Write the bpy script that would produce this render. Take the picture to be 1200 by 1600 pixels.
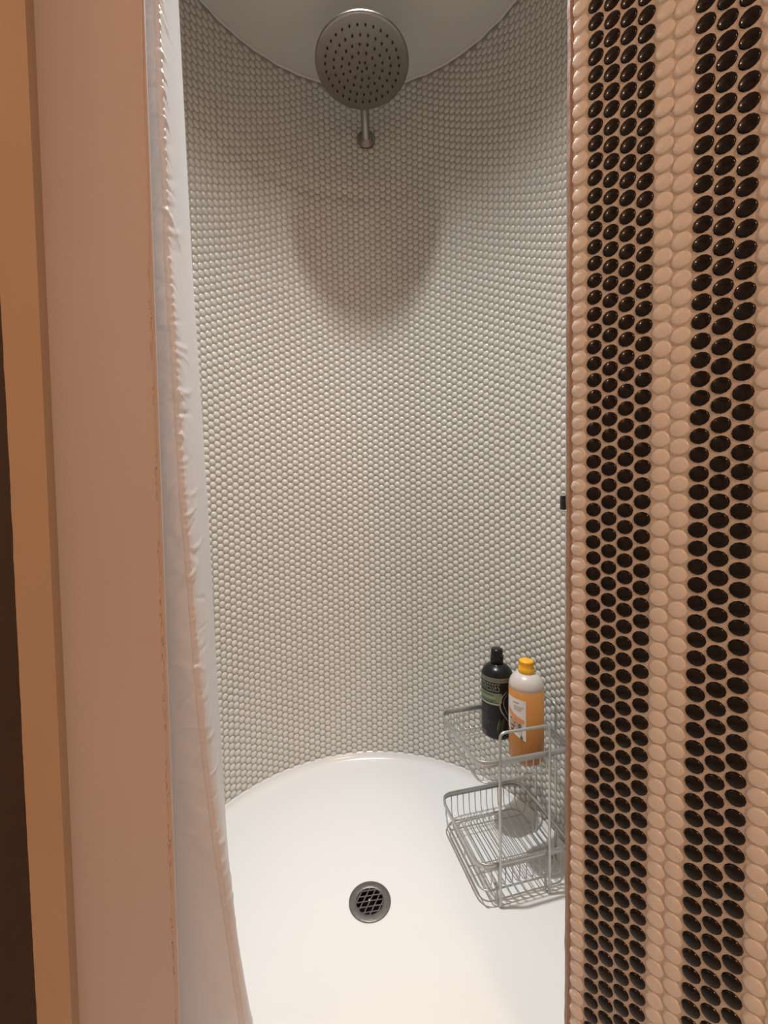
import bpy, bmesh, math, random
import numpy as np
from mathutils import Vector, Matrix
for o in list(bpy.data.objects): bpy.data.objects.remove(o)
SC = bpy.context.scene; COL = SC.collection
PI = math.pi; R = math.radians
random.seed(7); rng = np.random.default_rng(7)
EYE = .905                                   # lens height above the shower tray

# ------------------------------------------------------------------ camera, world, light, exposure
cam = bpy.data.cameras.new('camera'); co = bpy.data.objects.new('camera', cam); COL.objects.link(co)
cam.sensor_fit = 'VERTICAL'; cam.sensor_height = 36; cam.lens = 36 * 640 / 1600; cam.clip_start = .02
co.matrix_world = Matrix.Translation((0, 0, EYE)) @ Matrix.Rotation(R(90 - 2.2), 4, 'X') @ Matrix.Rotation(-.0143, 4, 'Z')
SC.camera = co
w = bpy.data.worlds.new('world'); SC.world = w; w.use_nodes = True
w.node_tree.nodes['Background'].inputs[0].default_value = (0, 0, 0, 1)
w.node_tree.nodes['Background'].inputs[1].default_value = 0
SC.view_settings.view_transform = 'Standard'; SC.view_settings.look = 'None'
SC.view_settings.exposure = 0; SC.view_settings.gamma = 1; SC.view_settings.use_curve_mapping = False
CX, CY, RAD = -.044, .88, .5                 # the round shower
CEIL = EYE + 1.325
LX, LY = -.04, .860                          # recessed downlight
def light(name, kind, loc, energy, color, **k):
    l = bpy.data.lights.new(name, kind); l.energy = energy; l.color = color
    for a, b in k.items(): setattr(l, a, b)
    o = bpy.data.objects.new(name, l); o.location = loc; COL.objects.link(o); return o
dlo = light('downlight_lamp', 'SPOT', (LX, LY, CEIL + .056), 150, (.98, 1, .99), spot_size=R(150), spot_blend=.5, shadow_soft_size=.018)
# a reflector lamp: brightest straight down, fading to the sides as the lens of a downlight does
L_ = dlo.data; L_.use_nodes = True; ln = L_.node_tree; em = ln.nodes['Emission']
g_ = ln.nodes.new('ShaderNodeTexCoord'); sp = ln.nodes.new('ShaderNodeSeparateXYZ'); ab = ln.nodes.new('ShaderNodeMath'); ab.operation = 'ABSOLUTE'
pw = ln.nodes.new('ShaderNodeMath'); pw.operation = 'POWER'; pw.inputs[1].default_value = 11
ln.links.new(g_.outputs['Normal'], sp.inputs[0]); ln.links.new(sp.outputs[2], ab.inputs[0]); ln.links.new(ab.outputs[0], pw.inputs[0]); ln.links.new(pw.outputs[0], em.inputs['Strength'])
light('room_lamp', 'AREA', (.85, -1.55, 2.36), 25, (1, .63, .43), shape='DISK', size=.5)
light('side_lamp', 'POINT', (-.98, .16, 2.20), 7.2, (1, .63, .42), shadow_soft_size=.06)

# ------------------------------------------------------------------ helpers
def new_obj(name, verts, faces, mat=None, parent=None, smooth=False, kind=None):
    me = bpy.data.meshes.new(name); me.from_pydata([tuple(v) for v in verts], [], faces)
    return link(name, me, mat, parent, smooth, kind)
def link(name, me, mat=None, parent=None, smooth=False, kind=None):
    if mat: me.materials.append(mat)
    if smooth: me.polygons.foreach_set('use_smooth', [True] * len(me.polygons))
    me.update(); o = bpy.data.objects.new(name, me); COL.objects.link(o)
    if parent: o.parent = parent
    if kind: o['kind'] = kind
    return o
def fast_mesh(name, V, Q):
    me = bpy.data.meshes.new(name); n = len(V)
    tot = np.array([len(q) for q in Q]) if not isinstance(Q, np.ndarray) else np.full(len(Q), Q.shape[1])
    idx = Q.ravel() if isinstance(Q, np.ndarray) else np.concatenate([np.asarray(q) for q in Q])
    me.vertices.add(n); me.vertices.foreach_set('co', np.asarray(V, np.float32).ravel())
    me.loops.add(len(idx)); me.loops.foreach_set('vertex_index', idx.astype(np.int32))
    me.polygons.add(len(tot)); me.polygons.foreach_set('loop_start', np.concatenate([[0], np.cumsum(tot)[:-1]]).astype(np.int32))
    me.polygons.foreach_set('loop_total', tot.astype(np.int32)); me.update(calc_edges=True); me.validate(); return me
class MB:
    def __init__(s): s.v = []; s.f = []
    def add(s, v, f):
        b = len(s.v); s.v += [tuple(p) for p in v]; s.f += [tuple(i + b for i in q) for q in f]; return s
    def build(s, name, mat=None, parent=None, smooth=False, kind=None): return new_obj(name, s.v, s.f, mat, parent, smooth, kind)
def prism(poly, z0, z1):
    n = len(poly)
    a = sum(poly[i][0] * poly[(i + 1) % n][1] - poly[(i + 1) % n][0] * poly[i][1] for i in range(n))
    if a < 0: poly = poly[::-1]
    v = [(x, y, z0) for x, y in poly] + [(x, y, z1) for x, y in poly]
    return v, [tuple(range(n))[::-1], tuple(range(n, 2 * n))] + [(i, (i + 1) % n, (i + 1) % n + n, i + n) for i in range(n)]
def box(x0, x1, y0, y1, z0, z1): return prism([(x0, y0), (x1, y0), (x1, y1), (x0, y1)], z0, z1)
def lathe(prof, n=48, c=(0, 0, 0), axis=None):
    """profile of (radius, height); closed at ends where the radius is 0"""
    v = []; f = []; rows = []
    for r, z in prof:
        if r < 1e-7: rows.append([len(v)]); v.append((0, 0, z))
        else:
            rows.append(list(range(len(v), len(v) + n)))
            v += [(r * math.cos(2 * PI * i / n), r * math.sin(2 * PI * i / n), z) for i in range(n)]
    for a, b in zip(rows, rows[1:]):
        for i in range(n):
            j = (i + 1) % n
            if len(a) == 1 and len(b) == 1: break
            if len(a) == 1: f.append((a[0], b[j], b[i]))
            elif len(b) == 1: f.append((a[i], a[j], b[0]))
            else: f.append((a[i], a[j], b[j], b[i]))
    if axis is not None:
        q = Vector((0, 0, 1)).rotation_difference(Vector(axis)); v = [q @ Vector(p) for p in v]
    c = Vector(c); return [Vector(p) + c for p in v], f
def tube(pts, r, n=8, closed=False, sx=1, sz=1, up=None):
    P = [Vector(p) for p in pts]; m = len(P); v = []; f = []; prev = None
    for i, p in enumerate(P):
        if closed: t = (P[(i + 1) % m] - P[i - 1])
        else: t = P[min(i + 1, m - 1)] - P[max(i - 1, 0)]
        t.normalize()
        if up is not None: u = Vector(up)
        elif prev is None: u = Vector((0, 0, 1)) if abs(t.z) < .9 else Vector((1, 0, 0))
        else: u = prev
        u = (u - t * u.dot(t)).normalized(); prev = u; s = t.cross(u)
        for k in range(n):
            a = 2 * PI * (k + .5) / n
            v.append(p + s * (math.cos(a) * r * sx) + u * (math.sin(a) * r * sz))
    for i in range(m if closed else m - 1):
        j = (i + 1) % m
        for k in range(n):
            l = (k + 1) % n; f.append((i * n + k, i * n + l, j * n + l, j * n + k))
    if not closed: f += [tuple(range(n)), tuple(range((m - 1) * n, m * n))[::-1]]
    return v, f
def rounded(pts, rad, closed=False, seg=6):
    P = [Vector(p) for p in pts]; out = []; m = len(P)
    for i, p in enumerate(P):
        if not closed and i in (0, m - 1): out.append(p); continue
        a = (P[i - 1] - p); b = (P[(i + 1) % m] - p); r = min(rad, a.length * .49, b.length * .49)
        a = p + a.normalized() * r; b = p + b.normalized() * r
        for k in range(seg + 1):
            t = k / seg; out.append(a * (1 - t) ** 2 + p * 2 * t * (1 - t) + b * t * t)
    return out
def empty(name, loc, label=None, cat=None, group=None):
    o = bpy.data.objects.new(name, None); o.location = loc; o.empty_display_size = .05; COL.objects.link(o)
    if label: o['label'] = label
    if cat: o['category'] = cat
    if group: o['group'] = group
    return o
def struct(o): o['kind'] = 'structure'; return o

# ------------------------------------------------------------------ materials
def mat(name, col, rough=.5, metal=0, noise=0, nscale=8, bump=0, bscale=200, spec=.5, **k):
    m = bpy.data.materials.new(name); m.use_nodes = True; nt = m.node_tree; b = nt.nodes['Principled BSDF']
    b.inputs['Base Color'].default_value = (*col, 1); b.inputs['Roughness'].default_value = rough
    b.inputs['Metallic'].default_value = metal; b.inputs['Specular IOR Level'].default_value = spec
    for a, v in k.items(): b.inputs[a.replace('_', ' ')].default_value = v
    tc = nt.nodes.new('ShaderNodeTexCoord')
    if noise:
        n = nt.nodes.new('ShaderNodeTexNoise'); n.inputs['Scale'].default_value = nscale; n.inputs['Detail'].default_value = 5
        nt.links.new(tc.outputs['Object'], n.inputs['Vector'])
        mx = nt.nodes.new('ShaderNodeMix'); mx.data_type = 'RGBA'
        mx.inputs[6].default_value = (*[c * (1 - noise) for c in col], 1); mx.inputs[7].default_value = (*[min(1, c * (1 + noise)) for c in col], 1)
        nt.links.new(n.outputs['Fac'], mx.inputs[0]); nt.links.new(mx.outputs[2], b.inputs['Base Color'])
    if bump:
        n2 = nt.nodes.new('ShaderNodeTexNoise'); n2.inputs['Scale'].default_value = bscale; n2.inputs['Detail'].default_value = 3
        nt.links.new(tc.outputs['Object'], n2.inputs['Vector'])
        bp = nt.nodes.new('ShaderNodeBump'); bp.inputs['Strength'].default_value = bump; bp.inputs['Distance'].default_value = .002
        nt.links.new(n2.outputs['Fac'], bp.inputs['Height']); nt.links.new(bp.outputs[0], b.inputs['Normal'])
    return m
M_tile = mat('white_glazed_ceramic', (.70, .69, .645), .22, noise=.08, nscale=30)
M_tile2 = mat('white_glazed_ceramic_outside', (.78, .74, .68), .22, noise=.06, nscale=40, bump=.25, bscale=500)
M_black = mat('black_glazed_ceramic', (.004, .003, .003), .10, noise=.2, nscale=40, spec=.38)
M_grout = mat('shower_grout', (.44, .41, .36), .8, noise=.12, nscale=25, bump=.3, bscale=600)
M_grout2 = mat('outside_grout', (.66, .60, .52), .8, noise=.08, nscale=30, bump=.4, bscale=500)
M_trim = mat('grout_edge', (.36, .24, .18), .6, noise=.25, nscale=120, bump=.3)
M_paint = mat('painted_board', (.60, .53, .50), .42, noise=.05, nscale=4, bump=.12, bscale=220)
M_paint2 = mat('painted_board_orange_light', (.52, .37, .24), .5, noise=.08, nscale=6, bump=.15, bscale=200)  # orange cast of the light on this board is put into its colour
M_bead = mat('paint_drips', (.66, .52, .42), .35)
M_dark = mat('recess_shade_brown', (.05, .03, .022), .5, noise=.2, nscale=30, bump=.1)
M_room = mat('room_paint', (.78, .73, .68), .7, noise=.04, bump=.1)
M_floor = mat('room_floor', (.55, .49, .44), .5, noise=.1, nscale=5)
M_ceil = mat('shower_ceiling_paint', (.76, .74, .70), .55, noise=.03, nscale=6, bump=.08)
M_tray = mat('white_acrylic', (.81, .81, .80), .13, noise=.01, nscale=3)
M_chrome = mat('brushed_steel', (.36, .335, .31), .36, 1, noise=.06, nscale=60)
M_chrome2 = mat('polished_chrome', (.75, .75, .75), .08, 1)
M_nozzle = mat('dark_rubber', (.015, .012, .010), .7)
M_wire = mat('satin_aluminium', (.52, .53, .52), .36, .75, noise=.06, nscale=60)
M_drain = mat('dull_drain_metal', (.20, .19, .18), .42, .8, noise=.25, nscale=90, bump=.2)
M_hole = mat('drain_darkness', (.006, .006, .006), .9, spec=.05)
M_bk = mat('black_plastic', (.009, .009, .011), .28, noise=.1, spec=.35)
M_cap = mat('orange_plastic_cap', (.85, .42, .02), .38, noise=.05, nscale=60)
M_liq = mat('orange_liquid', (.44, .185, .045), .25, noise=.06, nscale=20, Subsurface_Weight=.35, Subsurface_Scale=.02, Subsurface_Radius=(1, .5, .15))
M_frost = mat('frosted_plastic', (.86, .80, .76), .32, noise=.02, Transmission_Weight=.35, Subsurface_Weight=.3, Subsurface_Scale=.01)
def flat(n, c, r=.45): return mat(n, c, r, noise=.04, nscale=80)
M_green = flat('label_green', (.20, .27, .15)); M_silver = flat('label_silver', (.36, .36, .33), .3); M_grey = flat('label_grey_print', (.24, .26, .21))
M_dgreen = flat('label_dark_green', (.03, .06, .025)); M_white = flat('label_white', (.80, .76, .74)); M_yel = flat('label_orange_yellow', (.85, .36, .03))
M_pink = flat('label_coral', (.80, .33, .17)); M_brown = flat('label_brown', (.22, .10, .05)); M_lgrey = flat('label_light_grey', (.50, .46, .44)); M_tan = flat('label_tan', (.62, .45, .30))
M_purple = flat('label_dim_print', (.10, .085, .10))
# curtain cloth: woven polyester which lets some light through
M_cloth = bpy.data.materials.new('white_polyester'); M_cloth.use_nodes = True
nt = M_cloth.node_tree; pb = nt.nodes['Principled BSDF']; out = nt.nodes['Material Output']
pb.inputs['Base Color'].default_value = (.92, .90, .90, 1); pb.inputs['Roughness'].default_value = .30
pb.inputs['Sheen Weight'].default_value = .1
tr = nt.nodes.new('ShaderNodeBsdfTranslucent'); tr.inputs[0].default_value = (.90, .89, .90, 1)
ms = nt.nodes.new('ShaderNodeMixShader'); ms.inputs[0].default_value = .42
nt.links.new(pb.outputs[0], ms.inputs[1]); nt.links.new(tr.outputs[0], ms.inputs[2]); nt.links.new(ms.outputs[0], out.inputs[0])
tc = nt.nodes.new('ShaderNodeTexCoord'); nz = nt.nodes.new('ShaderNodeTexNoise'); nz.inputs['Scale'].default_value = 90; nz.inputs['Detail'].default_value = 4
bp = nt.nodes.new('ShaderNodeBump'); bp.inputs['Strength'].default_value = .18; bp.inputs['Distance'].default_value = .003
nt.links.new(tc.outputs['Object'], nz.inputs['Vector']); nt.links.new(nz.outputs['Fac'], bp.inputs['Height']); nt.links.new(bp.outputs[0], pb.inputs['Normal'])

# ------------------------------------------------------------------ round shower wall and its penny tiles
A0, A1 = R(-123.5), R(129.5)                 # 0 is straight back, positive to the right
def cyl(th, r, z): return (CX + r * math.sin(th), CY + r * math.cos(th), z)
N = 120; V = []; F = []
for i in range(N + 1):
    th = A0 + (A1 - A0) * i / N
    V += [cyl(th, RAD, -.02), cyl(th, RAD, CEIL + .03), cyl(th, RAD + .035, CEIL + .03), cyl(th, RAD + .035, -.02)]
for i in range(N):
    a, b = i * 4, i * 4 + 4
    for k in range(4): F.append((a + k, a + (k + 1) % 4, b + (k + 1) % 4, b + k))
F += [(0, 3, 2, 1), (N * 4, N * 4 + 1, N * 4 + 2, N * 4 + 3)]
bm = bmesh.new(); me = bpy.data.meshes.new('wall_back')
for v in V: bm.verts.new(v)
bm.verts.ensure_lookup_table()
for f in F: bm.faces.new([bm.verts[i] for i in f])
bmesh.ops.recalc_face_normals(bm, faces=bm.faces); bm.to_mesh(me); bm.free()
wall = struct(link('wall_back', me, M_grout))

PITCH = .0205
def penny(r, h, n, steps, cap=False):
    """a domed round tile: local z is out of the wall; open at the back, which sits in the grout"""
    v = []; f = []
    for q, (k, hh) in enumerate(steps):
        v += [(r * k * math.cos(2 * PI * i / n), r * k * math.sin(2 * PI * i / n), h * hh) for i in range(n)]
        if q:
            a = (q - 1) * n; b = q * n
            f += [(a + i, a + (i + 1) % n, b + (i + 1) % n, b + i) for i in range(n)]
    a = (len(steps) - 1) * n
    if cap: return np.array(v), f + [tuple(range(a, a + n))]
    v.append((0, 0, h))
    f += [(a + i, a + (i + 1) % n, len(v) - 1) for i in range(n)]
    return np.array(v), f
STEP = [(1, -.3), (.88, .90)]
tv, tf = penny(.00945, .0017, 12, STEP)      # 36 triangles
places = []
ncol = int((A1 - A0) * RAD / (PITCH * .866)) - 1
sheet_off = rng.normal(0, .0009, (40, 20))
for c in range(ncol):
    sh = c // 17
    th = A0 + (.012 + c * PITCH * .866 + sh * .0006) / RAD
    if th > A1 - .018: break
    k = 0
    while True:
        z = .031 + k * PITCH + (.5 * PITCH if c % 2 else 0) + sheet_off[sh, k // 15] + (k // 15) * .0003
        k += 1
        if z > CEIL - .009: break
        places.append((th, z + rng.normal(0, .00025)))
camv = np.array([0, 0, EYE])
def ray_view(p):
    """rough size in the photograph: nearer is larger; hidden pieces score 0"""
    x, y, z = p
    if y <= .05: return 0
    u = x / y; t = (z - EYE) / y
    if not -1.22 < t < 1.19: return 0
    return u, t, 1 / y
def tile_frame(th, z):
    p = np.array(cyl(th, RAD, z)); n = np.array([-math.sin(th), -math.cos(th), 0]); t = np.array([math.cos(th), -math.sin(th), 0])
    return p, t, np.array([0, 0, 1.]), n
score = []
for th, z in places:
    p = cyl(th, RAD, z); s = ray_view(p)
    ok = s and -.43 < s[0] < .440
    if ok:
        n = (-math.sin(th), -math.cos(th)); d = math.hypot(p[0], p[1]); face = abs(n[0] * p[0] + n[1] * p[1]) / d
        score.append(s[2] * math.sqrt(face))
    else: score.append(0)
order = np.argsort(-np.array(score)); single = set(order[:300].tolist())
me_tile = bpy.data.meshes.new('penny_tile'); me_tile.from_pydata(tv.tolist(), [], tf); me_tile.materials.append(M_tile)
me_tile.polygons.foreach_set('use_smooth', [True] * len(me_tile.polygons))
VV = []; pos = 0
rest = [i for i in range(len(places)) if i not in single]
for i in rest:
    p, t, b, n = tile_frame(*places[i]); tw = rng.normal(0, .012, 2)
    nn = n + t * tw[0] + b * tw[1]
    VV.append(p + tv[:, :1] * t + tv[:, 1:2] * b + tv[:, 2:] * n + (tv[:, :1] * tw[0] + tv[:, 1:2] * tw[1]) * -n)
VV = np.concatenate(VV); nv = len(tv)
tf3 = np.array([q if len(q) == 4 else (q[0], q[1], q[2], -1) for q in tf])
quad = tf3[tf3[:, 3] >= 0]; tri = tf3[tf3[:, 3] < 0][:, :3]
offs = np.arange(len(rest))[:, None, None] * nv
idx = np.concatenate([(quad[None] + offs).reshape(-1), (tri[None] + offs).reshape(-1)])
tot = np.concatenate([np.full(len(quad) * len(rest), 4), np.full(len(tri) * len(rest), 3)])
def raw_mesh(name, V, idx, tot):
    me = bpy.data.meshes.new(name)
    me.vertices.add(len(V)); me.vertices.foreach_set('co', np.asarray(V, np.float32).ravel())
    me.loops.add(len(idx)); me.loops.foreach_set('vertex_index', idx.astype(np.int32))
    me.polygons.add(len(tot)); me.polygons.foreach_set('loop_start', np.concatenate([[0], np.cumsum(tot)[:-1]]).astype(np.int32))
    me.polygons.foreach_set('loop_total', tot.astype(np.int32))
    me.polygons.foreach_set('use_smooth', np.ones(len(tot), bool)); me.update(calc_edges=True); return me
me = raw_mesh('penny_tiles', VV, idx, tot); me.materials.append(M_tile)
o = bpy.data.objects.new('penny_tiles', me); COL.objects.link(o); o.parent = wall; o['kind'] = 'stuff'
def place_tile(mesh, name, parent, p, t, b, n, tw):
    m = Matrix(((t[0], b[0], n[0], p[0]), (t[1], b[1], n[1], p[1]), (t[2], b[2], n[2], p[2]), (0, 0, 0, 1)))
    o = bpy.data.objects.new(name, mesh); COL.objects.link(o); o.parent = parent
    o.matrix_local = m @ Matrix.Rotation(tw[0], 4, 'X') @ Matrix.Rotation(tw[1], 4, 'Y'); return o
for i in sorted(single):
    place_tile(me_tile, 'penny_tile', wall, *tile_frame(*places[i]), rng.normal(0, .012, 2))

# ------------------------------------------------------------------ shower ceiling with the recess of its downlight
n = 96; V = []; F = []
HR = .078; HC = (LX, LY)
def outer(a):                                  # from the lamp towards the wall circle
    dx, dy = HC[0] - CX, HC[1] - CY; c, s = math.cos(a), math.sin(a); rr = RAD + .03
    b = dx * c + dy * s; t = -b + math.sqrt(b * b - dx * dx - dy * dy + rr * rr); return HC[0] + t * c, HC[1] + t * s
for i in range(n):
    a = 2 * PI * i / n; ox, oy = outer(a); c, s = math.cos(a), math.sin(a)
    V += [(HC[0] + HR * c, HC[1] + HR * s, CEIL), (ox, oy, CEIL), (ox, oy, CEIL + .09), (HC[0] + HR * c, HC[1] + HR * s, CEIL + .09)]
for i in range(n):
    a, b = i * 4, ((i + 1) % n) * 4
    for k in range(4): F.append((a + k, a + (k + 1) % 4, b + (k + 1) % 4, b + k))
ceil = struct(new_obj('ceiling', V, F, M_ceil))
bead = MB(); bead.add(*tube([cyl(A0 + (A1 - A0) * i / 100, RAD - .004 + .001 * math.sin(i * 2.3), CEIL - .0022 + .0008 * math.sin(i * 1.7)) for i in range(101)], .0042, 8))
bead.build('caulk_bead', M_ceil, ceil, True)
dl = empty('downlight', (LX, LY, CEIL), 'round recessed white downlight in the shower ceiling', 'light')
mb = MB(); mb.add(*lathe([(.0775, .085), (.0775, -.002), (.088, -.002), (.090, .0), (.0779, .0005)], 64)); mb.build('trim_ring', M_ceil, dl, True)
mb = MB(); mb.add(*lathe([(0, .075), (.045, .075), (.0775, .06)], 48)); mb.build('reflector', M_ceil, dl, True)

# ------------------------------------------------------------------ shower tray, with a cove round its rim
YF = .562; n = 160; rings = 26; V = []; F = []
HOLE = .041
def rb(a):
    d = RAD - .0015
    s = math.sin(a)
    if s < -.3: d = min(d, (CY - YF) / -s)
    return d
def tray_z(d, r):
    base = .004 * (max(0, r - .05) / .45) ** 1.2 - .0005
    c = .034; q = max(0, 1 - d / c); return base + .024 * (1 - math.sqrt(max(0, 1 - q * q)))
for j in range(rings + 1):
    for i in range(n):
        a = 2 * PI * i / n; B = rb(a); t = j / rings; t = 1 - (1 - t) ** 1.9
        r = HOLE + (B - HOLE) * t; V.append((CX + r * math.cos(a), CY + .002 + r * math.sin(a) * (CY - YF + .0) / (CY - YF) , 0))
        x, y, _ = V[-1]; dd = RAD - .0015 - math.hypot(x - CX, y - CY); dd = min(dd, y - YF + .004)
        V[-1] = (x, y, tray_z(max(0, dd), r))
for j in range(rings):
    for i in range(n):
        k = (i + 1) % n; F.append((j * n + i, j * n + k, (j + 1) * n + k, (j + 1) * n + i))
b = len(V)
for i in range(n): x, y, z = V[rings * n + i]; V.append((x, y, -.045))
for i in range(n): k = (i + 1) % n; F.append((rings * n + i, rings * n + k, b + k, b + i))
b3 = len(V)
for i in range(n): V.append(V[i])
b2 = len(V)
for i in range(n): x, y, z = V[i]; V.append((x, y, -.045))
for i in range(n): k = (i + 1) % n; F.append((b3 + k, b3 + i, b2 + i, b2 + k)); F.append((b + i, b + k, b2 + k, b2 + i))
tray = new_obj('shower_tray', V, F, M_tray, None, True)
tray['label'] = 'round glossy white shower tray with an upturned rim'; tray['category'] = 'shower tray'

# floor drain
DX, DY = CX, CY + .002
dr = empty('floor_drain', (DX, DY, 0), 'round grey metal drain grate in the white shower tray', 'drain')
mb = MB(); mb.add(*lathe([(.0302, -.004), (.0302, .0012), (.0312, .0020), (.036, .0022), (.0455, .0022), (.0468, .0016), (.0470, .0002), (.0405, -.001), (.0400, -.004), (.0302, -.004)], 72)); mb.build('flange', M_drain, dr, True)
mb = MB(); mb.add(*lathe([(.0400, -.001), (.036, -.030), (.020, -.040), (0, -.042)], 48)); mb.build('drain_cup', M_hole, dr, True)
def bars(ang, off0, step, cnt, zt):
    d = Vector((math.cos(ang), math.sin(ang), 0)); nn = Vector((-d.y, d.x, 0))
    for k in range(cnt):
        o_ = off0 + k * step
        if abs(o_) > .0295: continue
        h = math.sqrt(.0307 ** 2 - o_ * o_); p0 = nn * o_ - d * h; p1 = nn * o_ + d * h
        m = MB(); m.add(*tube([p0 + Vector((0, 0, zt)), p1 + Vector((0, 0, zt))], .0017, 4, up=(0, 0, 1), sx=1, sz=1)); m.build('grate_bar', M_drain, dr)
bars(R(8), -.0240, .0121, 5, .0002); bars(R(66), -.0265, .0133, 5, -.0003)
mb = MB(); mb.add(*lathe([(.0030, -.002), (.0030, .0012), (.002, .0019), (0, .0021)], 16, (-.001, .003, 0))); mb.build('screw', M_chrome2, dr, True)

# ------------------------------------------------------------------ tiled partition on the right
P0 = np.array([.2475, .54]); D = np.array([.7365, -.6765]); D /= np.linalg.norm(D); NW = np.array([-D[1] * -1, -D[0]]) ; NW = np.array([D[1], -D[0]])
if NW @ -P0 < 0: NW = -NW
FAR = P0 + D * .92
BACK = P0 - NW * .015
wr = MB(); wr.add(*prism([tuple(P0), (.262, .5555), (.345, .5625), (.41, .63), (.50, .70), (1.32, .70), (1.32, FAR[1]), tuple(FAR)], -.10, 2.46))
wr = struct(wr.build('wall_right', M_grout2))
M_tile2s = M_tile2
tw2, tf2 = penny(.00970, .0025, 12, [(1, 0), (.92, .68), (.77, 1)], True)
tb2, _ = penny(.00900, .0024, 12, [(1, 0), (.93, .68), (.80, 1)], True)
me_w = bpy.data.meshes.new('white_penny_tile'); me_w.from_pydata(tw2.tolist(), [], tf2); me_w.materials.append(M_tile2)
me_b = bpy.data.meshes.new('black_penny_tile'); me_b.from_pydata(tb2.tolist(), [], tf2); me_b.materials.append(M_black)
for m in (me_w, me_b): m.polygons.foreach_set('use_smooth', [True] * len(m.polygons))
PAT = 'WBBBBWWBBBWWBBBBWWB'
wp, bpz = [], []
for c, ch in enumerate(PAT):
    s = .0088 + c * PITCH * .866 + (c // 12) * .0004
    k = 0
    z0 = EYE - .0008 - 44 * PITCH + (0 if c % 2 else .5 * PITCH)
    while z0 + k * PITCH < 2.2:
        z = z0 + k * PITCH + (.0012 * math.sin(c * .9 + 1) if k > 62 else 0); k += 1
        p = P0 + D * s; (wp if ch == 'W' else bpz).append((p[0] + D[0] * rng.normal(0, .0002), p[1], z + rng.normal(0, .00025)))
for name, lst, mesh, tvv in (('white_penny_tile', wp, me_w, tw2), ('black_penny_tile', bpz, me_b, tb2)):
    sc = []
    for p in lst:
        s = ray_view(p); sc.append(s[2] if s and s[0] < .952 and abs(s[1]) < 1.28 else 0)
    od = np.argsort(-np.array(sc)); one = set(od[:300].tolist())
    t = np.array([-D[0], -D[1], 0]); b = np.array([0, 0, 1.]); nrm = np.array([NW[0], NW[1], 0])
    if np.dot(np.cross(t, b), nrm) < 0: t = -t
    rv = []; rest = [i for i in range(len(lst)) if i not in one]
    for i in sorted(one): place_tile(mesh, name, wr, np.array(lst[i]), t, b, nrm, rng.normal(0, .02, 2))
    for i in rest: rv.append(np.array(lst[i]) + tvv[:, :1] * t + tvv[:, 1:2] * b + tvv[:, 2:] * nrm)
    q4 = np.array([q for q in tf2 if len(q) == 4]); q3 = np.array([tf2[-1]]); of = np.arange(len(rest))[:, None, None] * len(tvv)
    me = raw_mesh(name + 's', np.concatenate(rv), np.concatenate([(q4[None] + of).reshape(-1), (q3[None] + of).reshape(-1)]), np.concatenate([np.full(len(q4) * len(rest), 4), np.full(len(rest), 12)]))
    me.materials.append(mesh.materials[0]); o = bpy.data.objects.new(name + 's', me); COL.objects.link(o); o.parent = wr; o['kind'] = 'stuff'
# edge trim on the corner of the partition
e = np.array([P0[0] + D[0] * .0006, P0[1] + D[1] * .0006])
V = []; F = []; zz = np.linspace(-.08, 2.2, 400)
for z in zz:
    j = .0004 * math.sin(z * 61) + .0003 * math.sin(z * 173)
    V += [(.2482, .5392, z), (.2445 + j, .5410, z), (.2432 + j, .5465, z), (.2475, .556, z), (.262, .556, z)]
for i in range(len(zz) - 1):
    for k in range(4): F.append((i * 5 + k, (i + 1) * 5 + k, (i + 1) * 5 + k + 1, i * 5 + k + 1))
tt = new_obj('corner_trim', V, F, M_trim, wr, False); tt['label'] = 'narrow brown grout edge of the tiled corner'

# ------------------------------------------------------------------ left jamb, boards and panel coloured as a shaded recess
def board(name, fp, z0, z1, m, edge=None):
    mb = MB(); mb.add(*prism(fp, z0, z1)); return struct(mb.build(name, m))
t1 = board('trim_1', [(-.3035, .5615), (-.3038, .56), (-.4235, .5295), (-.4235, .60), (-.345, .60), (-.3065, .5660)], -.10, 2.05, M_paint)
mb = MB(); pts = []; z = -.05
rr = random.Random(3)
def bead_line(x0, y0, r0, z0, z1, amp):
    P = []; z = z0; x = 0
    while z < z1:
        x += rr.uniform(-1, 1) * amp; x *= .8; P.append((x0 + x, y0 + x * .25, z)); z += rr.uniform(.002, .006)
    return tube(P, r0, 6)
mb.add(*bead_line(-.3075, .5587, .0007, .02, 2.0, .0006)); mb.build('paint_bead', M_bead, t1, True)
mb = MB()
for k in range(120):
    z = rr.uniform(.05, 1.25); L = rr.uniform(.004, .02); x = -.3085 + rr.uniform(-.0015, .0012)
    mb.add(*tube([(x, .5583, z), (x - rr.uniform(0, .001), .5582, z + L * .5), (x + rr.uniform(-.0006, .0006), .5584, z + L)], rr.uniform(.0004, .0011), 6))
mb.build('paint_drips', M_bead, t1, True, 'stuff')
# second board, its left edge uneven
V = []; F = []; zz = np.linspace(-.10, 2.05, 500); xo = 0
for z in zz:
    xo = xo * .93 + rr.uniform(-1, 1) * .00022; w_ = xo + .0004 * math.sin(z * 9)
    V += [(-.4180, .5100, z), (-.4547 + w_, .4995, z), (-.4560 + w_, .5010, z), (-.4560, .56, z), (-.4236, .56, z), (-.4236, .5295, z)]
for i in range(len(zz) - 1):
    for k in range(6): F.append((i * 6 + k, (i + 1) * 6 + k, (i + 1) * 6 + (k + 1) % 6, i * 6 + (k + 1) % 6))
F += [tuple(range(6))[::-1], tuple(range((len(zz) - 1) * 6, len(zz) * 6))]
struct(new_obj('trim_2', V, F, M_paint2))
board('dark_recess_panel', [(-.456, .53), (-1.30, .53), (-1.30, .57), (-.456, .57)], -.10, 2.05, M_dark)  # dark recess beyond the boards: its shade is put into this panel's colour
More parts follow.
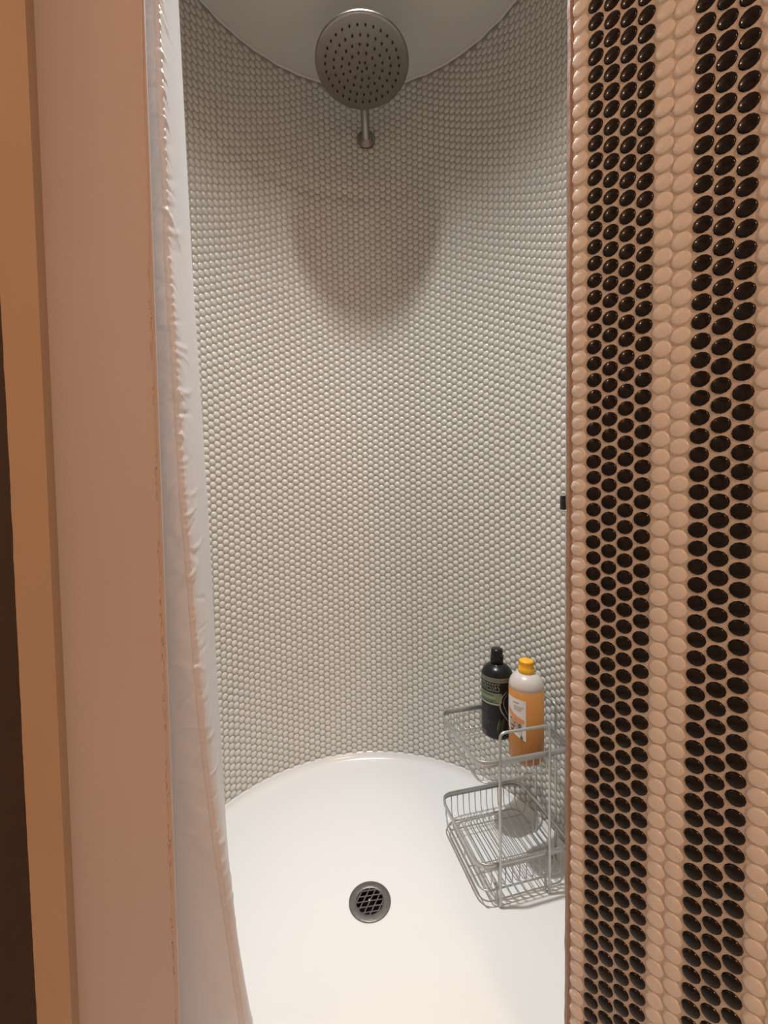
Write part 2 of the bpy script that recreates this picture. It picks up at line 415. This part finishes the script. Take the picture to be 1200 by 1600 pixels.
board('wall_left', [(-.4236, .561), (-.4236, .60), (-.60, .60), (-1.30, .60), (-1.30, .571), (-.456, .571), (-.456, .561)], -.10, 2.05, M_room)
board('wall_front', [(-1.30, .53), (.2475, .54), (.262, .5555), (.345, .5625), (.36, .60), (-1.30, .60)], 2.05, 2.46, M_room)
# the rest of the room
board('floor', [(-1.30, -2.6), (1.32, -2.6), (1.32, .58), (-1.30, .58)], -.14, -.10, M_floor)
board('ceiling_room', [(-1.30, -2.6), (1.32, -2.6), (1.32, .60), (-1.30, .60)], 2.46, 2.5, M_room).name = 'ceiling'
board('wall_behind', [(-1.34, -2.64), (1.36, -2.64), (1.36, -2.6), (-1.34, -2.6)], -.14, 2.5, M_room)
board('wall_side_left', [(-1.34, -2.6), (-1.30, -2.6), (-1.30, .60), (-1.34, .60)], -.14, 2.5, M_room)
board('wall_side_right', [(1.32, -2.6), (1.36, -2.6), (1.36, .70), (1.32, .70)], -.14, 2.5, M_room)

# ------------------------------------------------------------------ shower curtain on its rod
HZ = [.80, .744, .371, .004, -.33, -.41, -.537, -.644, -.70, -.78, -.863, -.96]
NX = [-.297, -.2964, -.2894, -.2773, -.2690, -.2666, -.2628, -.2580, -.2545, -.2450, -.2327, -.2120]
SX = [-.3235, -.3232, -.3197, -.3083, -.2917, -.2868, -.2745, -.2628, -.2574, -.2480, -.2380, -.2190]
def ip(h, A): return float(np.interp(h, HZ[::-1], A[::-1]))
def catmull(P, m):
    out = []; P = [2 * P[0] - P[1]] + P + [2 * P[-1] - P[-2]]
    for i in range(1, len(P) - 2):
        for k in range(m):
            t = k / m; a, b, c, d = P[i - 1], P[i], P[i + 1], P[i + 2]
            out.append(.5 * ((2 * b) + (c - a) * t + (2 * a - 5 * b + 4 * c - d) * t * t + (3 * b - a - 3 * c + d) * t ** 3))
    out.append(P[-2]); return out
SEG = 16; NZ = 760; zs = np.linspace(.016, 1.955, NZ); grid = []; S_IDX = 2 * SEG
cr = random.Random(11)
creases = []
for k in range(150):
    z0 = cr.uniform(.03, 1.75); creases.append((z0, cr.uniform(-.7, 1.1), 0, cr.uniform(.0016, .0045), (.35 if z0 < .22 else 1) * cr.uniform(.0006, .0020) * (1 if cr.random() < .6 else -.7), cr.uniform(.008, .03), cr.uniform(-.04, .03)))
rows = []
for z in zs:
    h = z - EYE; near = max(0, min(1, (-h - .25) / .45)); near = near * near * (3 - 2 * near)
    dn = .690 - .042 * near; ds = .600 + .018 * near     # depth of the fold and of the seam
    sx = ip(h * .64 / ds, SX) * ds / .64; nx = ip(h * .64 / dn, NX) * dn / .64 - .0005
    P = [np.array(p) for p in [(-.395, .640 + .004 * math.sin(z * 4)), (-.342, .613 + .002 * math.sin(z * 5 + 1)), (sx, ds), (nx, dn), (nx - .014, dn + .028), (-.345, .728), (-.380, .708), (-.424, .735), (-.440, .77), (-.418, .81)]]
    rows.append(np.array(catmull(P, SEG)))
rows = np.array(rows)
tan = np.gradient(rows, axis=1); tan /= np.linalg.norm(tan, axis=2, keepdims=True) + 1e-9
nor = np.stack([tan[..., 1], -tan[..., 0]], -1)
seg = np.linalg.norm(np.diff(rows, axis=1), axis=2); arc = np.concatenate([np.zeros((NZ, 1)), np.cumsum(seg, 1)], 1)
u = arc - arc[:, S_IDX:S_IDX + 1]            # distance across the cloth from the seam
Z = np.repeat(zs[:, None], rows.shape[1], 1)
disp = .0006 * np.sin(2 * PI * Z / .013 + 3 * np.sin(Z * 7)) * np.exp(-((u + .004) / .006) ** 2) * np.clip((Z - .75) * 3, .25, 1)
disp += .0018 * np.sin(2 * PI * Z / .05 + 2 * np.sin(Z * 11)) * np.exp(-((u + .022) / .014) ** 2)
for z0, sl, side, wd, am, ln, uc in creases:
    q = (Z - z0 - sl * (u - uc) - 6 * (u - uc) ** 2 * np.sign(sl)) / wd
    disp += am * (1.7 if uc < -.004 else 1) * np.exp(-q * q) * np.exp(-((u - uc) / ln) ** 2)
disp += .0025 * np.sin(Z * 23 + u * 60) * np.exp(-((u + .02) / .03) ** 2) * .5
PTS = rows + nor * disp[..., None]
M_ = rows.shape[1]
VV = np.concatenate([PTS, Z[..., None]], 2).reshape(-1, 3)
ii, jj = np.meshgrid(np.arange(NZ - 1), np.arange(M_ - 1), indexing='ij'); a = ii * M_ + jj
Q = np.stack([a, a + 1, a + M_ + 1, a + M_], -1).reshape(-1)
me = raw_mesh('shower_curtain', VV, Q, np.full(len(Q) // 4, 4)); me.materials.append(M_cloth)
cur = bpy.data.objects.new('shower_curtain', me); COL.objects.link(cur)
cur['label'] = 'white wrinkled cloth shower curtain gathered behind the left door jamb'; cur['category'] = 'curtain'
# hem: a doubled strip with two raised stitch lines
def strip(u0, u1, lift, name):
    nk = 7; vs = []
    for r_ in range(NZ):
        for k in range(nk):
            uu = u0 + (u1 - u0) * k / (nk - 1); x = np.interp(uu, u[r_], PTS[r_, :, 0]); y = np.interp(uu, u[r_], PTS[r_, :, 1])
            nx_ = np.interp(uu, u[r_], nor[r_, :, 0]); ny_ = np.interp(uu, u[r_], nor[r_, :, 1])
            edge = 0 if k in (0, nk - 1) else 1
            l = lift * edge * (1 if k in (1, nk - 2) else .55)
            pk = .0005 * math.sin(2 * PI * zs[r_] / .0095 + 4 * math.sin(zs[r_] * 5)) if 1 < k < nk - 2 else 0
            vs.append((x + nx_ * (l + pk), y + ny_ * (l + pk), zs[r_]))
    ii, jj = np.meshgrid(np.arange(NZ - 1), np.arange(nk - 1), indexing='ij'); a = ii * nk + jj
    Q = np.stack([a, a + 1, a + nk + 1, a + nk], -1).reshape(-1)
    me = raw_mesh(name, np.array(vs), Q, np.full(len(Q) // 4, 4)); me.materials.append(M_cloth)
    o = bpy.data.objects.new(name, me); COL.objects.link(o); o.parent = cur; return o
sgn = 1 if nor[300, S_IDX] @ np.array([0, -1.]) > 0 else -1
strip(-.010, .001, .0011 * sgn, 'hem')
mb = MB(); mb.add(*tube([(-.448, .70, 1.985), (.36, .70, 1.985)], .0125, 20)); rod = mb.build('curtain_rod', M_chrome2, None, True)
rod['label'] = 'chrome shower curtain rod across the opening'; rod['category'] = 'curtain rod'
for k, x in enumerate((-.42, -.385, -.35, -.315)):
    mb = MB(); mb.add(*tube([(x, .70 + .017 * math.cos(a), 1.976 + .024 * math.sin(a)) for a in np.linspace(0, 2 * PI, 21)[:-1]], .0015, 6, True)); mb.build('hook', M_chrome2, cur, True)

# ------------------------------------------------------------------ rain shower head and its arm
HX, HY, HZ0 = -.041, 1.131, EYE + 1.14
sh = empty('rain_shower', (HX, HY, HZ0), 'large round steel rain shower head on a straight arm from the tiled wall', 'shower head')
mb = MB(); mb.add(*lathe([(0, 0), (.1180, 0), (.1222, .0008), (.1235, .0025), (.1235, .0055), (.122, .0075), (.030, .0095), (.016, .0105), (0, .0105)][::1], 96)); mb.build('spray_plate', M_chrome, sh, True)
mb = MB(); mb.add(*tube([(HX - HX, .275 - .01, .0185), (0, .05, .0185), (0, .012, .0185), (0, -.004, .0185)], .0126, 24)); arm = mb.build('arm', M_chrome, sh, True)
mb = MB(); mb.add(*lathe([(0, .0330), (.012, .0330), (.0155, .030), (.0155, .010), (.018, .0095)], 32)); mb.build('joint', M_chrome2, sh, True)
mb = MB(); mb.add(*lathe([(.0126, -.013), (.0160, -.013), (.0165, -.0085), (.0265, -.0080), (.0285, -.006), (.0285, 0), (0, 0)], 48, (0, 1.3775 - HY, .0185), (0, 1, 0))); mb.build('wall_flange', M_chrome, sh, True)
nozz = MB(); cnt = [(.014, 5), (.033, 10), (.052, 16), (.0715, 23), (.092, 30), (.0, 0)]
k0 = 0
for r_, c in [(.0125, 5), (.0345, 11), (.0545, 17), (.0755, 24), (.0975, 31)]:
    for k in range(c):
        a = 2 * PI * k / c + r_ * 31
        nozz.add(*lathe([(.0026, .0008), (.0024, -.0026), (.0018, -.0036), (0, -.0036)], 8, (r_ * math.cos(a), r_ * math.sin(a), 0)))
nozz.build('nozzles', M_nozzle, sh, True, 'stuff')

# ------------------------------------------------------------------ mixer tap on the wall behind the partition
th = math.atan2(.4486, .815 - CY); wp0 = np.array(cyl(th, RAD - .0015, EYE - .018)); inw = Vector((-math.sin(th), -math.cos(th), 0))
mx = empty('shower_mixer', tuple(wp0), 'chrome shower tap peeking out behind the tiled right partition', 'tap')
mb = MB(); mb.add(*lathe([(0, 0), (.035, 0), (.035, .004), (.032, .007), (.021, .008), (.0205, .050), (0, .050)], 48, (0, 0, 0), inw)); mb.build('wall_plate', M_chrome2, mx, True)
q = inw * .080
mb = MB(); mb.add(*tube([inw * .048, q], .0095, 20)); mb.build('stem', M_chrome2, mx, True)
mb = MB(); mb.add(*lathe([(0, -.0135), (.0165, -.0135), (.0165, .0135), (0, .0135)], 40, q)); mb.build('knob_dark_reflection', M_bk, mx, True)  # black middle stands in for the dark reflection in the chrome
for z in (-.0165, .0165): mb = MB(); mb.add(*lathe([(0, -.0035), (.0165, -.0035), (.0182, -.0022), (.0182, .0022), (.0165, .0035), (0, .0035)], 40, q + Vector((0, 0, z)))); mb.build('knob_ring', M_chrome2, mx, True)
# ------------------------------------------------------------------ wire caddy
CA = R(13.6); CC = Vector((.2825, .995, 0))
cd = empty('shower_caddy', CC, 'two tier silver wire caddy standing in the tray beside the tiled wall', 'caddy')
cd.rotation_euler = (0, 0, CA)
A_, B_ = .118, .113
def frame(p, q, top, inward):
    p = Vector(p); q = Vector(q); i = Vector(inward); m = MB()
    def foot(b_, s):
        return [b_ + Vector((0, 0, .034)) + i * .026, b_ + Vector((0, 0, .030)) + i * .017, b_ + Vector((0, 0, .0038)) + i * .011 , b_ + Vector((0, 0, .0038)) + i * .001, b_ + Vector((0, 0, .020))]
    pts = foot(p, 1) + [p + Vector((0, 0, top)), q + Vector((0, 0, top))] + foot(q, 1)[::-1]
    m.add(*tube(rounded(pts, .014, seg=5), .0032, 10)); return m.build('side_frame', M_wire, cd, True)
frame((-.070, -.1200, 0), (.052, -.1200, 0), .392, (0, 1, 0))
frame((.1250, -.042, 0), (.1250, .040, 0), .392, (-1, 0, 0))
def basket(zr, zb, drop):
    rim_pts = rounded([(-A_, -B_, zr), (A_, -B_, zr), (A_, B_, zr), (-A_, B_, zr)], .034, True, 8)
    # the rim is a flat upright band: a stretched tube section
    m = MB(); m.add(*tube(rim_pts, .0092, 4, True, sx=.19, sz=1, up=(0, 0, 1))); bk = m.build('basket', M_wire, cd, True)
    m = MB(); a2, b2 = A_ - .012, B_ - .012
    m.add(*tube(rounded([(-a2, -b2, zb), (a2, -b2, zb), (a2, b2, zb), (-a2, b2, zb)], .028, True, 8), .0021, 8, True)); m.build('base_ring', M_wire, bk, True)
    nw = 13
    for k in range(nw):
        x = -A_ + .014 + (2 * A_ - .028) * k / (nw - 1)
        pts = rounded([(x, -B_ + .001, zr), (x, -B_ + .004, zb + .014), (x, -B_ + .018, zb + .0028), (x, B_ - .018, zb + .0028), (x, B_ - .004, zb + .014), (x, B_ - .001, zr)], .012, seg=3)
        m = MB(); m.add(*tube(pts, .00135, 6)); m.build('wire', M_wire, bk, True)
    for y in (-.035, .075):
        pts = rounded([(-A_ + .001, y, zr), (-A_ + .004, y, zb + .012), (-A_ + .016, y, zb), (A_ - .016, y, zb), (A_ - .004, y, zb + .012), (A_ - .001, y, zr)], .012, seg=3)
        m = MB(); m.add(*tube(pts, .00135, 6)); m.build('wire', M_wire, bk, True)
    return bk
basket(.323, .272, 0); basket(.093, .026, 0)

# ------------------------------------------------------------------ bottles
def toward(loc): return math.atan2(-loc[1], -loc[0])      # angle from the bottle to the lens
def wrap_obj(name, V, F, r, m, parent, a0):
    """V is (across, height): positive across is to the right as seen from the front"""
    return new_obj(name, [(r * math.cos(a0 + x / r), r * math.sin(a0 + x / r), z) for x, z in V], F, m, parent, True)
def patch(name, top, bot, x0, x1, r, m, parent, a0, n=24):
    V = []; F = []
    for k in range(n + 1):
        t = k / n; x = x0 + (x1 - x0) * t; zt = top(t); zb = bot(t)
        V += [(x, zb), (x, zt)]
        if k: F.append((2 * k - 2, 2 * k, 2 * k + 1, 2 * k - 1))
    return wrap_obj(name, V, F, r, m, parent, a0)
def ribbon(name, pts, w0, r, m, parent, a0):
    P = catmull([np.array(p) for p in pts], 8); V = []; F = []
    for i, p in enumerate(P):
        d = P[min(i + 1, len(P) - 1)] - P[max(i - 1, 0)]; d = d / (np.linalg.norm(d) + 1e-9); n_ = np.array([-d[1], d[0]])
        ww = w0 * math.sin(PI * (i + .6) / (len(P) + .2)) ** .6 / 2; V += [tuple(p - n_ * ww), tuple(p + n_ * ww)]
        if i: F.append((2 * i - 2, 2 * i - 1, 2 * i + 1, 2 * i))
    return wrap_obj(name, V, F, r, m, parent, a0)
def text(name, s, size, sx, x0, z0, r, m, parent, a0):
    c = bpy.data.curves.new('t', 'FONT'); c.body = s; c.size = size; c.resolution_u = 3; c.space_character = 1.05
    o = bpy.data.objects.new('t', c); COL.objects.link(o); dg = bpy.context.evaluated_depsgraph_get(); dg.update()
    me = bpy.data.meshes.new_from_object(o.evaluated_get(dg)); bpy.data.objects.remove(o)
    V = [(x0 + v.co.x * sx, z0 + v.co.y) for v in me.vertices]; F = [tuple(p.vertices) for p in me.polygons]
    return wrap_obj(name, V, F, r, m, parent, a0)
# black shampoo bottle
BL = (.291, 1.060, .2770); r = .0405
bl = empty('shampoo_bottle', BL, 'black plastic bottle with a black cap and green label band in the caddy', 'bottle')
a0 = toward(BL)
prof = [(0, .002), (.030, .0), (.037, .0015), (.0400, .006), (r, .012), (r, .152), (.0400, .160), (.0375, .168), (.033, .1755), (.026, .1815), (.018, .1855), (.0150, .187), (.0150, .190), (0, .190)]
mb = MB(); mb.add(*lathe(prof, 64)); mb.build('body', M_bk, bl, True)
cap = [(.0135, .1855), (.0168, .1875), (.0168, .203), (.0160, .2045), (.0152, .206), (.0152, .222), (.0143, .2245), (0, .2250)]
mb = MB(); mb.add(*lathe(cap, 40)); q = Vector((math.cos(a0 + .9), math.sin(a0 + .9), 0))
mb.add(*prism([((q * .0140 + Vector((-q.y, q.x, 0)) * s)[0], (q * .0140 + Vector((-q.y, q.x, 0)) * s)[1]) for s in (-.005, .005)] + [((q * .0178 + Vector((-q.y, q.x, 0)) * s)[0], (q * .0178 + Vector((-q.y, q.x, 0)) * s)[1]) for s in (.005, -.005)], .2055, .2115))
mb.build('cap', M_bk, bl, True)
L = lambda z: z - BL[2]
e_ = .0002
for zt, zb in ((.4385, .4355), (.4345, .4322), (.4310, .4275)):
    patch('label_stripe', lambda t: L(zt), lambda t: L(zb), -.075, .075, r + e_, M_grey, bl, a0, 60)
text('lettering', 'NTRESSES', .0300, .47, -.0570, L(.4040), r + e_, M_grey, bl, a0)
patch('label_band', lambda t: L(.400), lambda t: L(.375) + .002 * math.sin(t * 3), -.060, .012, r + e_, M_green, bl, a0, 40)
patch('label_line', lambda t: L(.3742), lambda t: L(.3690) , -.055, .006, r + e_, M_silver, bl, a0, 40)
for k in range(3): patch('label_line', lambda t: L(.3955 - k * .007), lambda t: L(.3932 - k * .007), -.046, -.008 + k * .003, r + e_ * 2, M_dgreen if k != 1 else M_silver, bl, a0, 20)
rl = random.Random(5)
for k in range(9):
    z_ = .362 - k * .0055 - (.004 if k > 2 else 0)
    patch('print_line', lambda t: L(z_), lambda t: L(z_ - .0013), -.048, -.014 - rl.uniform(0, .014), r + e_, M_purple, bl, a0, 16)
patch('label_patch', lambda t: L(.296), lambda t: L(.283), -.052, -.030, r + e_, M_purple, bl, a0, 12)
ribbon('swirl', [(.026, L(.405)), (.014, L(.393)), (.007, L(.375)), (.010, L(.357)), (.022, L(.338)), (.030, L(.325))], .0036, r + e_ * 2, M_silver, bl, a0)
ribbon('swirl', [(.027, L(.398)), (.018, L(.385)), (.017, L(.370)), (.024, L(.352)), (.033, L(.335))], .0016, r + e_ * 2, M_silver, bl, a0)
ribbon('leaf', [(.012, L(.330)), (.004, L(.315)), (.001, L(.298))], .006, r + e_ * 2, M_dgreen, bl, a0)
ribbon('leaf', [(.020, L(.342)), (.014, L(.320)), (.012, L(.296))], .008, r + e_ * 2, M_dgreen, bl, a0)
ribbon('swirl', [(.008, L(.335)), (.003, L(.322)), (.000, L(.305))], .0012, r + e_ * 3, M_silver, bl, a0)
# orange bottle
OB = (.3325, .958, .2770); r = .0400
ob = empty('orange_bottle', OB, 'clear bottle of orange liquid with a bright orange cap in the caddy', 'bottle')
a0 = toward(OB)
prof = [(0, .002), (.030, .0), (.0365, .0015), (.0393, .006), (r, .011), (r, .1725)]
mb = MB(); mb.add(*lathe(prof + [(0, .1725)], 64)); liq = mb.build('liquid', M_liq, ob, True)
mb = MB(); mb.add(*lathe([(r - .0004, .1725), (r, .1730), (.0392, .1815), (.0365, .1895), (.032, .1965), (.0255, .202), (.018, .2055), (.0145, .2065), (.0145, .209)], 64)); mb.build('shoulder', M_frost, ob, True)
mb = MB(); mb.add(*lathe([(.0145, .2055), (.0178, .2065), (.0182, .209), (.0180, .2175), (.0170, .2185), (.0168, .2195), (.0166, .232), (.0155, .2345), (.013, .2352), (.008, .238), (0, .2385)], 40))
for k in range(40):
    a = 2 * PI * k / 40; c_, s_ = math.cos(a), math.sin(a)
    mb.add(*tube([(.0167 * c_, .0167 * s_, .2195), (.0167 * c_, .0167 * s_, .2325)], .0006, 4))
mb.build('cap', M_cap, ob, True)
L = lambda z: z - OB[2]
patch('label', lambda t: L(.431) , lambda t: L(.352 - .017 * t ** 2), -.072, -.0005, r + e_, M_white, ob, a0, 50)
patch('label_band', lambda t: L(.4315 + .019 * (1 - t) ** .8 + .0015), lambda t: L(.4312), -.072, -.002, r + e_, M_yel, ob, a0, 50)
for x0, x1, zt, zb in ((-.044, -.036, .4405, .4345), (-.034, -.028, .4395, .4340), (-.027, -.021, .4385, .4335)): patch('band_print', lambda t: L(zt), lambda t: L(zb + .001 * math.sin(9 * t)), x0, x1, r + 2 * e_, M_pink, ob, a0, 8)
patch('print_line', lambda t: L(.4225), lambda t: L(.4208), -.032, -.017, r + 2 * e_, M_brown, ob, a0, 12)
for k in range(3): patch('print_line', lambda t: L(.4145 - .004 * k), lambda t: L(.4125 - .004 * k), -.030, -.006 - .003 * k, r + 2 * e_, M_lgrey, ob, a0, 12)
patch('swoosh', lambda t: L(.405 - .020 * t ** .8), lambda t: L(.392 - .016 * t ** .6), -.050, -.004, r + 2 * e_, M_pink, ob, a0, 24)
patch('swoosh', lambda t: L(.3965 - .018 * t ** .8), lambda t: L(.3925 - .014 * t ** .8), -.046, -.008, r + 3 * e_, M_yel, ob, a0, 24)
def blob(x, z, rx, rz, m, lay=3):
    n_ = 14; V = [(x, L(z))] + [(x + rx * math.cos(2 * PI * k / n_) * rl.uniform(.85, 1.1), L(z + rz * math.sin(2 * PI * k / n_) * rl.uniform(.85, 1.1))) for k in range(n_)]
    wrap_obj('print_shape', V, [(0, 1 + k, 1 + (k + 1) % n_) for k in range(n_)], r + lay * e_, m, ob, a0)
patch('picture', lambda t: L(.384 - .004 * t), lambda t: L(.352 + .008 * t), -.046, -.009, r + 2 * e_, M_lgrey, ob, a0, 24)
for k in range(26): blob(rl.uniform(-.040, -.012), rl.uniform(.354, .381), rl.uniform(.0025, .0050), rl.uniform(.002, .0042), rl.choice([M_brown, M_tan, M_tan, M_pink, M_yel, M_dgreen, M_brown]), 3 + k * .2)
wrap_obj('print_shape', [(-.014, L(.3415)), (-.0065, L(.3385)), (-.0105, L(.3500))], [(0, 1, 2)], r + 4 * e_, M_dgreen, ob, a0)
